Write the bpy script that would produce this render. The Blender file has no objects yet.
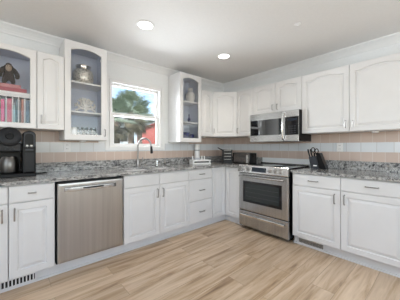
import bpy, bmesh, math, random
from mathutils import Vector, Matrix
C = bpy.context.scene.collection
R = math.radians
random.seed(4)

# ------------------------------------------------------------------ camera, world, lights, exposure
cam_d = bpy.data.cameras.new('camera'); cam = bpy.data.objects.new('camera', cam_d); C.objects.link(cam)
cam.location = (-3.23, -2.96, 1.195); cam.rotation_euler = (R(90), 0, R(48.6 - 90))
cam_d.sensor_width = 36; cam_d.lens = 216 / 400 * 36; cam_d.shift_y = -0.0075; cam_d.clip_start = 0.05
bpy.context.scene.camera = cam
vs = bpy.context.scene.view_settings
vs.view_transform = 'Standard'; vs.look = 'None'; vs.gamma = 1.0; vs.use_curve_mapping = False
vs.exposure = 0.08

W = bpy.data.worlds.new('world'); bpy.context.scene.world = W; W.use_nodes = True
nt = W.node_tree
sky = nt.nodes.new('ShaderNodeTexSky'); sky.sky_type = 'NISHITA'; sky.sun_disc = False
sky.sun_elevation = R(48); sky.sun_rotation = R(200); sky.air_density = 1.0; sky.dust_density = 0.6
bg = nt.nodes['Background']; bg.inputs['Strength'].default_value = 0.32
nt.links.new(sky.outputs[0], bg.inputs['Color'])

def lamp(name, kind, loc, rot, energy, color=(1, 1, 1), size=1, size_y=None):
    d = bpy.data.lights.new(name, kind); d.energy = energy; d.color = color
    if kind == 'AREA':
        d.shape = 'RECTANGLE'; d.size = size; d.size_y = size_y or size
    o = bpy.data.objects.new(name, d); C.objects.link(o); o.location = loc; o.rotation_euler = rot
    return o
sun = lamp('sun', 'SUN', (0, 0, 10), (R(42), 0, R(-50)), 5.0, (1, .95, .86)); sun.data.angle = R(1)
# fill lamps added for daylight from unseen openings, tilted up to brighten the ceiling
lamp('daylight_fill_back', 'AREA', (-2.6, -5.95, 1.6), (R(90 + 70), 0, 0), 92, (.90, .955, 1.0), 3.6, 1.35)
lamp('daylight_fill_side', 'AREA', (-5.45, -3.2, 1.6), (R(90 + 66), 0, R(-90)), 56, (.90, .955, 1.0), 2.6, 1.35)
# daylight through the kitchen window
lamp('daylight_window', 'AREA', (-1.836, .17, 1.635), (R(-90), 0, 0), 40, (.90, .955, 1.0), .74, .86)

# ------------------------------------------------------------------ helpers
class MB:
    def __init__(s): s.v = []; s.f = []; s.m = []
    def add(s, vs, fs, mi=0):
        n = len(s.v); s.v += [tuple(p) for p in vs]; s.f += [tuple(i + n for i in f) for f in fs]; s.m += [mi] * len(fs); return s
    def box(s, x0, x1, y0, y1, z0, z1, mi=0):
        v = [(x, y, z) for z in (z0, z1) for y in (y0, y1) for x in (x0, x1)]
        return s.add(v, [(0, 2, 3, 1), (4, 5, 7, 6), (0, 1, 5, 4), (2, 6, 7, 3), (0, 4, 6, 2), (1, 3, 7, 5)], mi)
    def loops(s, ls, close=False, cap0=True, cap1=True):
        n = len(ls[0]); v = [p for l in ls for p in l]; f = []
        k = len(ls)
        for a in range(k if close else k - 1):
            b = (a + 1) % k
            for i in range(n):
                j = (i + 1) % n; f.append((a * n + i, a * n + j, b * n + j, b * n + i))
        if not close:
            if cap0: f.append(tuple(range(n)))
            if cap1: f.append(tuple((k - 1) * n + i for i in range(n)))
        return s.add(v, f)
    def prism(s, poly, axis, a, b):
        def P(p, t):
            return {'x': (t, p[0], p[1]), 'y': (p[0], t, p[1]), 'z': (p[0], p[1], t)}[axis]
        return s.loops([[P(p, a) for p in poly], [P(p, b) for p in poly]])
    def tube(s, pts, r, n=8, caps=True):
        pts = [Vector(p) for p in pts]; ls = []; up = None
        rr = r if isinstance(r, (list, tuple)) else [r] * len(pts)
        for i, p in enumerate(pts):
            t = (pts[min(i + 1, len(pts) - 1)] - pts[max(i - 1, 0)]).normalized()
            if up is None:
                up = Vector((0, 0, 1)) if abs(t.z) < .9 else Vector((1, 0, 0))
            u = t.cross(up).normalized(); w = u.cross(t).normalized(); up = w
            ls.append([p + (u * math.cos(q) + w * math.sin(q)) * rr[i] for q in [2 * math.pi * k / n for k in range(n)]])
        return s.loops(ls, cap0=caps, cap1=caps)
    def lathe(s, prof, c=(0, 0, 0), n=24, axis='z'):
        ls = []
        for r, h in prof:
            l = []
            for k in range(n):
                q = 2 * math.pi * k / n; a, b = max(r, 1e-4) * math.cos(q), max(r, 1e-4) * math.sin(q)
                p = {'z': (a, b, h), 'y': (a, h, b), 'x': (h, a, b)}[axis]
                l.append((p[0] + c[0], p[1] + c[1], p[2] + c[2]))
            ls.append(l)
        return s.loops(ls)
    def xf(s, M):
        s.v = [tuple(M @ Vector(p)) for p in s.v]; return s
    def build(s, name, mat, parent=None, smooth=False, bevel=0, seg=2, loc=None, solid=0):
        me = bpy.data.meshes.new(name); me.from_pydata(s.v, [], s.f)
        bm = bmesh.new(); bm.from_mesh(me); bmesh.ops.recalc_face_normals(bm, faces=bm.faces); bm.to_mesh(me); bm.free()
        for m in (mat if isinstance(mat, list) else [mat]): me.materials.append(m)
        for p, i in zip(me.polygons, s.m): p.material_index = i
        if smooth:
            for p in me.polygons: p.use_smooth = True
            me.set_sharp_from_angle(angle=R(40))
        o = bpy.data.objects.new(name, me); C.objects.link(o)
        if parent: o.parent = parent
        if loc: o.location = loc
        if bevel:
            b = o.modifiers.new('edge', 'BEVEL'); b.width = bevel; b.segments = seg; b.limit_method = 'ANGLE'; b.angle_limit = R(40)
        return o

def tag(o, label, cat, group=None, kind=None):
    if label: o['label'] = label
    if cat: o['category'] = cat
    if group: o['group'] = group
    if kind: o['kind'] = kind
    return o
def thing(name, label, cat, loc=(0, 0, 0), rz=0, group=None):
    o = bpy.data.objects.new(name, None); C.objects.link(o); o.empty_display_size = .1
    o.location = loc; o.rotation_euler = (0, 0, R(rz)); return tag(o, label, cat, group)
def struct(o, label=None):
    o['kind'] = 'structure'
    if label: o['label'] = label
    return o

# ------------------------------------------------------------------ materials
def mat(name, col, rough=.5, metal=0, spec=.5, emit=None, es=0, trans=0, alpha=1):
    m = bpy.data.materials.new(name); m.use_nodes = True; b = m.node_tree.nodes['Principled BSDF']
    b.inputs['Base Color'].default_value = (*col, 1); b.inputs['Roughness'].default_value = rough
    b.inputs['Metallic'].default_value = metal; b.inputs['Specular IOR Level'].default_value = spec
    if emit: b.inputs['Emission Color'].default_value = (*emit, 1); b.inputs['Emission Strength'].default_value = es
    if trans: b.inputs['Transmission Weight'].default_value = trans
    return m
def N(m): return m.node_tree.nodes, m.node_tree.links, m.node_tree.nodes['Principled BSDF']
def noise_tint(m, c1, c2, scale, detail=3, stretch=(1, 1, 1), lo=.35, hi=.65, bump=0):
    n, l, b = N(m)
    tc = n.new('ShaderNodeTexCoord'); mp = n.new('ShaderNodeMapping'); mp.inputs['Scale'].default_value = stretch
    ns = n.new('ShaderNodeTexNoise'); ns.inputs['Scale'].default_value = scale; ns.inputs['Detail'].default_value = detail
    cr = n.new('ShaderNodeValToRGB'); cr.color_ramp.elements[0].position = lo; cr.color_ramp.elements[1].position = hi
    cr.color_ramp.elements[0].color = (*c1, 1); cr.color_ramp.elements[1].color = (*c2, 1)
    l.new(tc.outputs['Object'], mp.inputs[0]); l.new(mp.outputs[0], ns.inputs['Vector']); l.new(ns.outputs[0], cr.inputs[0])
    l.new(cr.outputs[0], b.inputs['Base Color'])
    if bump:
        bp = n.new('ShaderNodeBump'); bp.inputs['Strength'].default_value = bump; bp.inputs['Distance'].default_value = .004
        l.new(ns.outputs[0], bp.inputs['Height']); l.new(bp.outputs[0], b.inputs['Normal'])
    return m

M = {}
M['cab'] = noise_tint(mat('cabinet_paint', (.8, .8, .79), .38), (.74, .74, .745), (.76, .76, .765), 6)
M['wall'] = noise_tint(mat('wall_paint', (.7, .7, .7), .6), (.83, .85, .855), (.85, .87, .875), 40, bump=.02)
M['ceil'] = noise_tint(mat('ceiling_paint', (.8, .8, .8), .8), (.83, .83, .825), (.85, .85, .845), 60, bump=.03)
M['trim'] = mat('trim_paint', (.84, .85, .85), .35)
M['lining'] = noise_tint(mat('blue_grey_lining', (.4, .45, .55), .6), (.66, .72, .84), (.70, .76, .88), 8)
M['steel'] = mat('brushed_steel', (.62, .59, .565), .3, 1)
M['steel_light'] = mat('satin_steel', (.6, .58, .56), .27, 1)
M['nickel'] = mat('brushed_nickel', (.34, .33, .32), .28, 1)
M['panel_steel'] = mat('lightened_panel_steel', (.74, .735, .73), .22, 1)  # colour lightened to carry the bright ceiling reflection on the control panel
M['chrome'] = mat('chrome', (.8, .8, .8), .12, 1)
M['black'] = mat('black_plastic', (.006, .006, .007), .35, 0, .2)
M['charcoal'] = mat('charcoal_plastic', (.012, .013, .016), .35, 0, .25)
M['slate'] = mat('slate_grey_plastic', (.045, .049, .058), .45, 0, .25)
M['glassblack'] = mat('black_glass', (.01, .01, .012), .08, 0, .5)
M['oven_glass'] = mat('oven_window_glass', (.03, .035, .034), .1, 0, .5)
M['mirror_glass'] = mat('reflective_black_glass', (.012, .013, .016), .05); M['mirror_glass'].node_tree.nodes['Principled BSDF'].inputs['IOR'].default_value = 2.3
M['display'] = mat('display_glass', (.02, .028, .04), .12)
M['white'] = mat('white_plastic', (.90, .90, .90), .35)
M['ceramic'] = noise_tint(mat('white_ceramic', (.8, .8, .78), .3), (.78, .775, .75), (.84, .835, .81), 20)
M['coral'] = noise_tint(mat('white_coral', (.8, .78, .74), .8), (.82, .80, .76), (.90, .88, .85), 60, bump=.2)
M['cobalt'] = mat('cobalt_blue_glass', (.015, .02, .16), .1)
M['fur'] = noise_tint(mat('dark_fur', (.02, .015, .012), .9), (.008, .006, .005), (.045, .032, .026), 90, bump=.5)
M['face'] = mat('tan_face', (.45, .34, .25), .7)
M['dark'] = mat('dark_gap', (.01, .01, .01), .8)
M['vent'] = mat('vent_metal', (.55, .54, .52), .4, .6)
M['lens'] = mat('downlight_lens', (.9, .9, .9), .5, emit=(1, .97, .92), es=9)

def glass_mat(name, refl=.06, tint=(1, 1, 1)):
    m = bpy.data.materials.new(name); m.use_nodes = True; n, l = m.node_tree.nodes, m.node_tree.links
    n.remove(n['Principled BSDF']); t = n.new('ShaderNodeBsdfTransparent'); t.inputs[0].default_value = (*tint, 1)
    g = n.new('ShaderNodeBsdfGlossy'); g.inputs['Roughness'].default_value = .02
    fr = n.new('ShaderNodeFresnel'); fr.inputs[0].default_value = 1.45
    mx = n.new('ShaderNodeMixShader'); l.new(fr.outputs[0], mx.inputs[0]); l.new(t.outputs[0], mx.inputs[1]); l.new(g.outputs[0], mx.inputs[2])
    l.new(mx.outputs[0], n['Material Output'].inputs['Surface']); return m
M['pane'] = glass_mat('window_pane'); M['tumbler'] = glass_mat('clear_tumbler_glass', tint=(.86, .9, .92))

def jar_mat():
    m = mat('mercury_glass', (.5, .48, .43), .38, .55); n, l, b = N(m)
    tc = n.new('ShaderNodeTexCoord'); v = n.new('ShaderNodeTexVoronoi'); v.inputs['Scale'].default_value = 48
    cr = n.new('ShaderNodeValToRGB'); cr.color_ramp.elements[0].color = (.10, .09, .075, 1); cr.color_ramp.elements[1].color = (.80, .77, .70, 1)
    cr.color_ramp.elements[1].position = .5
    l.new(tc.outputs['Object'], v.inputs['Vector']); l.new(v.outputs['Distance'], cr.inputs[0]); l.new(cr.outputs[0], b.inputs['Base Color'])
    bp = n.new('ShaderNodeBump'); bp.inputs['Strength'].default_value = .4; bp.inputs['Distance'].default_value = .003
    l.new(v.outputs['Distance'], bp.inputs['Height']); l.new(bp.outputs[0], b.inputs['Normal']); return m
M['jar'] = jar_mat()

def granite():
    m = mat('speckled_granite', (.4, .4, .4), .12, 0, .5); n, l, b = N(m)
    tc = n.new('ShaderNodeTexCoord')
    mp = n.new('ShaderNodeMapping'); mp.inputs['Rotation'].default_value = (0, R(25), R(35)); mp.inputs['Scale'].default_value = (.8, 3.2, 2.6)
    n1 = n.new('ShaderNodeTexNoise'); n1.inputs['Scale'].default_value = 10; n1.inputs['Detail'].default_value = 6; n1.inputs['Roughness'].default_value = .7; n1.inputs['Distortion'].default_value = 1.2
    n2 = n.new('ShaderNodeTexNoise'); n2.inputs['Scale'].default_value = 48; n2.inputs['Detail'].default_value = 4; n2.inputs['Roughness'].default_value = .75
    mx = n.new('ShaderNodeMath'); mx.operation = 'MULTIPLY_ADD'; mx.inputs[1].default_value = .62
    m2 = n.new('ShaderNodeMath'); m2.operation = 'MULTIPLY'; m2.inputs[1].default_value = .42
    cr = n.new('ShaderNodeValToRGB'); e = cr.color_ramp.elements
    e[0].position = .39; e[0].color = (.02, .02, .022, 1); e[1].position = .69; e[1].color = (.72, .72, .70, 1)
    for p, c in ((.445, (.10, .10, .103)), (.503, (.28, .277, .272)), (.575, (.47, .465, .455))):
        q = e.new(p); q.color = (*c, 1)
    l.new(tc.outputs['Object'], mp.inputs[0]); l.new(mp.outputs[0], n1.inputs['Vector']); l.new(tc.outputs['Object'], n2.inputs['Vector'])
    l.new(n2.outputs[0], m2.inputs[0]); l.new(n1.outputs[0], mx.inputs[0]); l.new(m2.outputs[0], mx.inputs[2]); l.new(mx.outputs[0], cr.inputs[0])
    # brown flecks
    n3 = n.new('ShaderNodeTexNoise'); n3.inputs['Scale'].default_value = 22; n3.inputs['Detail'].default_value = 3
    c3 = n.new('ShaderNodeValToRGB'); c3.color_ramp.elements[0].position = .62; c3.color_ramp.elements[1].position = .74
    mixc = n.new('ShaderNodeMixRGB'); mixc.inputs[2].default_value = (.36, .32, .28, 1)
    l.new(tc.outputs['Object'], n3.inputs['Vector']); l.new(n3.outputs[0], c3.inputs[0]); l.new(c3.outputs[0], mixc.inputs[0])
    l.new(cr.outputs[0], mixc.inputs[1]); l.new(mixc.outputs[0], b.inputs['Base Color']); return m
M['granite'] = granite()

def tile(name, c1, c2, grout, w, h, rough, axis):
    m = mat(name, c1, rough); n, l, b = N(m)
    tc = n.new('ShaderNodeTexCoord'); sp = n.new('ShaderNodeSeparateXYZ'); cb = n.new('ShaderNodeCombineXYZ')
    l.new(tc.outputs['Object'], sp.inputs[0]); l.new(sp.outputs[axis], cb.inputs[0]); l.new(sp.outputs['Z'], cb.inputs[1])
    br = n.new('ShaderNodeTexBrick'); br.offset = 0; br.inputs['Scale'].default_value = 1
    br.inputs['Brick Width'].default_value = w; br.inputs['Row Height'].default_value = h
    br.inputs['Mortar Size'].default_value = .0028; br.inputs['Mortar Smooth'].default_value = .3
    br.inputs['Color1'].default_value = (*c1, 1); br.inputs['Color2'].default_value = (*c2, 1); br.inputs['Mortar'].default_value = (*grout, 1)
    l.new(cb.outputs[0], br.inputs['Vector']); l.new(br.outputs['Color'], b.inputs['Base Color'])
    bp = n.new('ShaderNodeBump'); bp.invert = True; bp.inputs['Strength'].default_value = .4; bp.inputs['Distance'].default_value = .003
    l.new(br.outputs['Fac'], bp.inputs['Height']); l.new(bp.outputs[0], b.inputs['Normal']); return m
for ax, s in (('X', 'x'), ('Y', 'y')):
    M['beige' + s] = tile('beige_tile_' + s, (.585, .46, .395), (.625, .50, .43), (.72, .65, .60), .114, 5, .35, ax)
    M['pale' + s] = tile('pale_glass_tile_' + s, (.70, .735, .77), (.74, .77, .80), (.56, .56, .56), .152, 5, .12, ax)

def planks():
    m = mat('oak_planks', (.5, .4, .3), .30, 0, .5); n, l, b = N(m)
    tc = n.new('ShaderNodeTexCoord'); br = n.new('ShaderNodeTexBrick'); br.offset = .37; br.offset_frequency = 2
    br.inputs['Scale'].default_value = 1; br.inputs['Brick Width'].default_value = 1.25; br.inputs['Row Height'].default_value = .182
    br.inputs['Mortar Size'].default_value = .0016; br.inputs['Mortar Smooth'].default_value = .2
    br.inputs['Color1'].default_value = (0, 0, 0, 1); br.inputs['Color2'].default_value = (1, 1, 1, 1); br.inputs['Mortar'].default_value = (.4, .4, .4, 1)
    l.new(tc.outputs['Object'], br.inputs['Vector'])
    sep = n.new('ShaderNodeSeparateColor'); l.new(br.outputs['Color'], sep.inputs[0])
    # grain, shifted from plank to plank
    mp = n.new('ShaderNodeMapping'); mp.inputs['Scale'].default_value = (.7, 8, 1)
    off = n.new('ShaderNodeMath'); off.operation = 'MULTIPLY'; off.inputs[1].default_value = 17
    cb = n.new('ShaderNodeCombineXYZ'); va = n.new('ShaderNodeVectorMath'); va.operation = 'ADD'
    l.new(sep.outputs[0], off.inputs[0]); l.new(off.outputs[0], cb.inputs[2]); l.new(off.outputs[0], cb.inputs[0])
    l.new(tc.outputs['Object'], mp.inputs[0]); l.new(mp.outputs[0], va.inputs[0]); l.new(cb.outputs[0], va.inputs[1])
    g = n.new('ShaderNodeTexNoise'); g.inputs['Scale'].default_value = 1.7; g.inputs['Detail'].default_value = 7; g.inputs['Roughness'].default_value = .62; g.inputs['Distortion'].default_value = .5
    l.new(va.outputs[0], g.inputs['Vector'])
    cr = n.new('ShaderNodeValToRGB'); e = cr.color_ramp.elements
    e[0].position = .30; e[0].color = (.27, .175, .11, 1); e[1].position = .68; e[1].color = (.74, .59, .44, 1)
    q = e.new(.43); q.color = (.50, .355, .225, 1); q = e.new(.53); q.color = (.61, .465, .33, 1)
    l.new(g.outputs[0], cr.inputs[0])
    tint = n.new('ShaderNodeMixRGB'); tint.blend_type = 'MULTIPLY'; tint.inputs[0].default_value = 1
    c2 = n.new('ShaderNodeValToRGB'); c2.color_ramp.elements[0].color = (.86, .85, .84, 1); c2.color_ramp.elements[1].color = (1.05, 1.05, 1.05, 1)
    l.new(sep.outputs[0], c2.inputs[0]); l.new(cr.outputs[0], tint.inputs[1]); l.new(c2.outputs[0], tint.inputs[2])
    mo = n.new('ShaderNodeMixRGB'); mo.inputs[2].default_value = (.20, .14, .09, 1)
    mf = n.new('ShaderNodeMath'); mf.operation = 'MULTIPLY'; mf.inputs[1].default_value = .6
    l.new(br.outputs['Fac'], mf.inputs[0]); l.new(mf.outputs[0], mo.inputs[0]); l.new(tint.outputs[0], mo.inputs[1]); l.new(mo.outputs[0], b.inputs['Base Color'])
    bp = n.new('ShaderNodeBump'); bp.inputs['Strength'].default_value = .08; bp.inputs['Distance'].default_value = .002
    l.new(g.outputs[0], bp.inputs['Height']); l.new(bp.outputs[0], b.inputs['Normal']); return m
M['floor'] = planks()
def brush(m, stretch, c1, c2):
    noise_tint(m, c1, c2, 30, 2, stretch, .3, .7)
brush(M['steel_light'], (1, 1, .02), (.43, .43, .43), (.52, .515, .51))
brush(M['steel'], (1, 1, .02), (.40, .385, .37), (.47, .455, .44))

# ------------------------------------------------------------------ room shell
H = 2.44
XL, YB = -5.5, -6.0
struct(MB().box(XL - .2, .2, YB - .2, .2, -.12, 0).build('floor', M['floor']))
struct(MB().box(XL - .2, .2, YB - .2, .2, H, H + .15).build('ceiling', M['ceil']))
WX0, WX1, WZ0, WZ1 = -2.235, -1.437, 1.17, 2.10       # kitchen window opening
w = MB()
w.box(XL - .2, WX0, 0, .16, 0, H); w.box(WX1, .2, 0, .16, 0, H); w.box(WX0, WX1, 0, .16, 0, WZ0); w.box(WX0, WX1, 0, .16, WZ1, H)
wl = struct(w.build('wall_left', M['wall']))
wr = struct(MB().box(0, .16, YB - .2, 0, 0, H).build('wall_right', M['wall']))
w = MB(); w.box(XL - .2, -4.4, YB - .16, YB, 0, H); w.box(-.8, 0, YB - .16, YB, 0, H); w.box(-4.4, -.8, YB - .16, YB, 2.3, H); w.box(-4.4, -.8, YB - .16, YB, 0, .9)
struct(w.build('wall_back', M['wall']))
w = MB(); w.box(XL - .16, XL, YB, -4.5, 0, H); w.box(XL - .16, XL, -1.9, 0, 0, H); w.box(XL - .16, XL, -4.5, -1.9, 2.3, H); w.box(XL - .16, XL, -4.5, -1.9, 0, .9)
struct(w.build('wall_side', M['wall']))
# crown moulding
cp = [(0, H), (0, H - .092), (-.012, H - .092), (-.018, H - .075), (-.030, H - .055), (-.05, H - .034), (-.066, H - .022), (-.072, H - .016), (-.072, H)]
struct(MB().prism(cp, 'x', XL, 0).build('trim_1', M['trim'], bevel=0))
struct(MB().prism(cp, 'y', YB, 0).build('trim_2', M['trim']))   # profile reads x-z along y
# tiled backsplash bands
def bands(name, key, box):
    root = None
    for z0, z1, k in ((1.02, 1.134, 'beige'), (1.134, 1.25, 'pale'), (1.25, 1.46, 'beige')):
        m = MB(); box(m, z0, z1); o = m.build('tile_band', M[k + key], root)
        if root is None: root = o; o.name = name; struct(o)
def boxA(m, z0, z1):
    for x0, x1 in (((-4.2, WX0), (WX1, -.008)) if z1 < 1.3 else ((-4.2, -2.372), (-.877, -.008))):
        m.box(x0, x1, -.008, 0, z0, z1)
    if z0 < WZ0: m.box(WX0, WX1, -.008, 0, z0, min(z1, WZ0 - .022))
bands('trim_3', 'x', boxA)
bands('trim_4', 'y', lambda m, z0, z1: m.box(-.008, 0, -3.2, -.008, z0, z1))

# toe kicks (continuous white boards)
struct(MB().box(-4.2, -.545, -.545, -.53, 0, .105).box(-4.2, -.56, -.56, -.545, 0, .018).build('baseboard_left', M['cab']))
struct(MB().box(-.545, -.53, -.913, -.545, 0, .105).box(-.545, -.53, -2.78, -1.708, 0, .105).box(-.56, -.545, -2.78, -1.708, 0, .018).box(-.56, -.545, -.913, -.545, 0, .018).build('baseboard_right', M['cab']))

# window
wf = MB(); F = .055
def ringbox(m, x0, x1, y0, y1, z0, z1, t):
    m.box(x0, x0 + t, y0, y1, z0, z1); m.box(x1 - t, x1, y0, y1, z0, z1); m.box(x0 + t, x1 - t, y0, y1, z0, z0 + t); m.box(x0 + t, x1 - t, y0, y1, z1 - t, z1)
ringbox(wf, WX0 + .001, WX1 - .001, -.014, .10, WZ0 + .001, WZ1 - .001, .032)
win = struct(wf.build('window_1', M['white'], bevel=.003))
x0, x1 = WX0 + .0335, WX1 - .0335
zm = 1.645
up = MB(); ringbox(up, x0, x1, .055, .085, zm - .02, WZ1 - .034, .028); up = up.build('sash', M['white'], win, bevel=.003)
MB().box(x0 + .028, x1 - .028, .068, .072, zm + .008, WZ1 - .062).build('pane', M['pane'], up)
lo = MB(); ringbox(lo, x0, x1, .02, .05, WZ0 + .034, zm + .022, .040); lo = lo.build('sash', M['white'], win, bevel=.003)
MB().box(x0 + .04, x1 - .04, .033, .037, WZ0 + .074, zm - .018).build('pane', M['pane'], lo)
MB().box((x0 + x1) / 2 - .03, (x0 + x1) / 2 + .03, .01, .02, zm + .002, zm + .016).build('latch', M['white'], lo)
c = MB(); ringbox(c, WX0 - .055, WX1 + .055, -.017, -.0085, WZ0 - .02, WZ1 + .05, .05)
struct(c.build('trim_5', M['trim'], bevel=.003))

# ------------------------------------------------------------------ cabinet kit (local: x along wall, front at -y)
def outline(x0, x1, z0, z1, d, y, shape, rise, n=14, flat=False):
    pts = [(x0 + d, y, z0 + d), (x1 - d, y, z0 + d)]
    a, b = x0 + d, x1 - d
    for k in range(n + 1):
        u = 1 - k / n
        if shape == 'square' or flat: s = 1
        elif shape == 'seg': s = 1 - (2 * u - 1) ** 2
        else:
            q = (u - .12) / .76; s = 0 if q <= 0 or q >= 1 else math.sin(math.pi * q) ** .8
        pts.append((a + (b - a) * u, y, z1 - d - rise * (1 - s)))
    return pts
def panel_door(x0, x1, z0, z1, yb, shape='square', rise=.0, t=.02, fr=.055):
    O = lambda d, y, fl=False: outline(x0, x1, z0, z1, d, y, shape, rise, 14 if shape != 'square' else 1, fl)
    f = yb - t
    return MB().loops([O(0, yb, True), O(0, f + .003, True), O(.003, f, True), O(fr, f), O(fr + .005, f + .011), O(fr + .012, f + .011), O(fr + .036, f + .001)])
def glass_door(x0, x1, z0, z1, yb, shape='seg', rise=.036, t=.02, fr=.062):
    O = lambda d, y, fl=False: outline(x0, x1, z0, z1, d, y, shape, rise, 14, fl)
    f = yb - t
    return MB().loops([O(0, yb, True), O(0, f + .003, True), O(.003, f, True), O(fr, f), O(fr + .006, f + .006), O(fr + .006, yb)], close=True)
def slab(x0, x1, z0, z1, yb, t=.02):
    f = yb - t; O = lambda d, y: outline(x0, x1, z0, z1, d, y, 'square', 0, 1)
    return MB().loops([O(0, yb), O(0, f + .005), O(.004, f + .003), O(.012, f)])
def pull(parent, x, z, yf, vertical=True, L=.10):
    m = MB(); h = L / 2
    P = (lambda s: (x, yf - .028, z + s)) if vertical else (lambda s: (x + s, yf - .028, z))
    Q = (lambda s: (x, yf, z + s)) if vertical else (lambda s: (x + s, yf, z))
    m.tube([Q(-h), (Vector(Q(-h)) + Vector(P(-h))) / 2, P(-h * .94), P(-h * .6), P(0), P(h * .6), P(h * .94), (Vector(Q(h)) + Vector(P(h))) / 2, Q(h)], .0055, 8)
    return m.build('handle', M['nickel'], parent, smooth=True)
G = .0022
def base_cab(label, x0, w, spec, rz=0, loc=None, body_y=-.60, name='base_cabinet'):
    t = thing(name, label, 'cabinet', loc or (x0, 0, 0), rz)
    MB().box(.0008, w - .0008, body_y, -.01, .108, .883).build('body', M['cab'], t)
    for k in spec:
        kind, a, b, z0, z1 = k[:5]; hp = k[5] if len(k) > 5 else None
        if kind == 'door': o = panel_door(a + G, b - G, z0 + G, z1 - G, body_y - .001).build('door', M['cab'], t)
        else: o = slab(a + G, b - G, z0 + G, z1 - G, body_y - .001).build('drawer' if kind == 'drawer' else 'false_front', M['cab'], t, bevel=.0)
        if hp: pull(o, hp[0], hp[1], body_y - .021, hp[2], hp[3] if len(hp) > 3 else .10)
    return t
DT, DM = .731, .874     # drawer seam and drawer top
DB = .112
g1 = 'white base cabinets'
base_cab('white base cabinet at the far left, under the coffee maker, only its right edge showing', -3.70, .462,
         [('drawer', 0, .462, DT, DM), ('door', 0, .462, DB, DT, (.425, .64, True))])
base_cab('narrow white base cabinet left of the dishwasher, one drawer above one door', -3.237, .318,
         [('drawer', 0, .312, DT, DM, (.152, .805, False, .05)), ('door', 0, .312, DB, DT, (.037, .64, True))])
base_cab('wide white sink base cabinet with two doors and two blank panels below the faucet', -2.286, .914,
         [('false', 0, .457, DT, DM), ('false', .457, .914, DT, DM), ('door', 0, .457, DB, DT, (.418, .63, True)), ('door', .457, .914, DB, DT, (.496, .63, True))])
base_cab('white base cabinet with a stack of three drawers between sink doors and corner', -1.371, .455,
         [('drawer', 0, .455, DT, DM, (.235, .803, False, .085)), ('drawer', 0, .455, .425, DT, (.235, .575, False, .085)), ('drawer', 0, .455, DB, .425, (.235, .265, False, .085))])
# corner cabinet
t = thing('corner_base_cabinet', 'white L-shaped corner base cabinet with a folding pair of doors left of the range', 'cabinet', (0, 0, 0))
MB().prism([(-.914, -.01), (-.01, -.01), (-.01, -.912), (-.60, -.912), (-.60, -.60), (-.914, -.60)], 'z', .108, .883).build('body', M['cab'], t)
panel_door(-.914 + G, -.623, DB, DM, -.601, fr=.05).build('door', M['cab'], t)
d2 = panel_door(+.623, .912 - G, DB, DM, -.601, fr=.05).build('door', M['cab'], t); d2.rotation_euler = (0, 0, R(-90))
base_cab('white base cabinet directly right of the range, one drawer above one raised-panel door', 0, .522,
         [('drawer', .006, .522, DT, DM, (.25, .803, False)), ('door', .006, .522, DB, DT, (.468, .64, True))], rz=-90, loc=(0, -1.712, 0))
base_cab('white base cabinet at the right edge of the photo, handle on its left side', 0, .53,
         [('drawer', 0, .53, DT, DM, (.262, .808, False)), ('door', 0, .53, DB, DT, (.037, .645, True))], rz=-90, loc=(0, -2.234, 0))

def upper_cab(label, w, z0, z1, doors, loc, rz=0, depth=.31, fr=.052, rise=.03, name='wall_cabinet'):
    t = thing(name, label, 'cabinet', (loc[0], loc[1], 0), rz)
    MB().box(.0008, w - .0008, -depth, -.0095, z0, z1).build('body', M['cab'], t)
    for a, b, hp in doors:
        o = panel_door(a + G, b - G, z0 + G, z1 - G, -depth - .001, 'cath', rise, fr=fr).build('door', M['cab'], t)
        if hp: pull(o, hp[0], hp[1], -depth - .021, True, .075)
    return t
ZU0, ZU1 = 1.372, 2.134
upper_cab('narrow white wall cabinet between the book cabinet and the glass cabinet left of the window', .229, ZU0, ZU1, [(0, .229, (.034, 1.47))], (-3.03, 0), rise=.022, fr=.045)
upper_cab('narrow white wall cabinet right of the glass cabinet holding a white vase', .266, ZU0, ZU1, [(0, .266, None)], (-.877, 0), rise=.025)
upper_cab('white wall cabinet with one door between the diagonal corner cabinet and the microwave', .332, ZU0, ZU1, [(0, .332, (.035, 1.47))], (0, -.612), -90)
upper_cab('short white wall cabinet with two doors directly above the microwave', .76, 1.692, ZU1, [(0, .38, (.345, 1.775)), (.38, .76, (.415, 1.775))], (0, -.945), -90)
upper_cab('wide white wall cabinet with two tall doors above the knife block', 1.066, ZU0, ZU1, [(0, .533, (.495, 1.458)), (.533, 1.066, (.571, 1.458))], (0, -1.706), -90)
t = thing('corner_wall_cabinet', 'white diagonal wall cabinet set across the corner of the kitchen', 'cabinet', (0, 0, 0))
MB().prism([(-.6095, -.0095), (-.0095, -.0095), (-.0095, -.6095), (-.31, -.6095), (-.6095, -.31)], 'z', ZU0, ZU1).build('body', M['cab'], t)
dd = panel_door(.01, .413, ZU0 + G, ZU1 - G, -.001, 'cath', .03, fr=.052).build('door', M['cab'], t)
dd.location = (-.6095, -.31, 0); dd.rotation_euler = (0, 0, R(-45))
pull(dd, .03, 1.47, -.021, True, .075)

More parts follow.
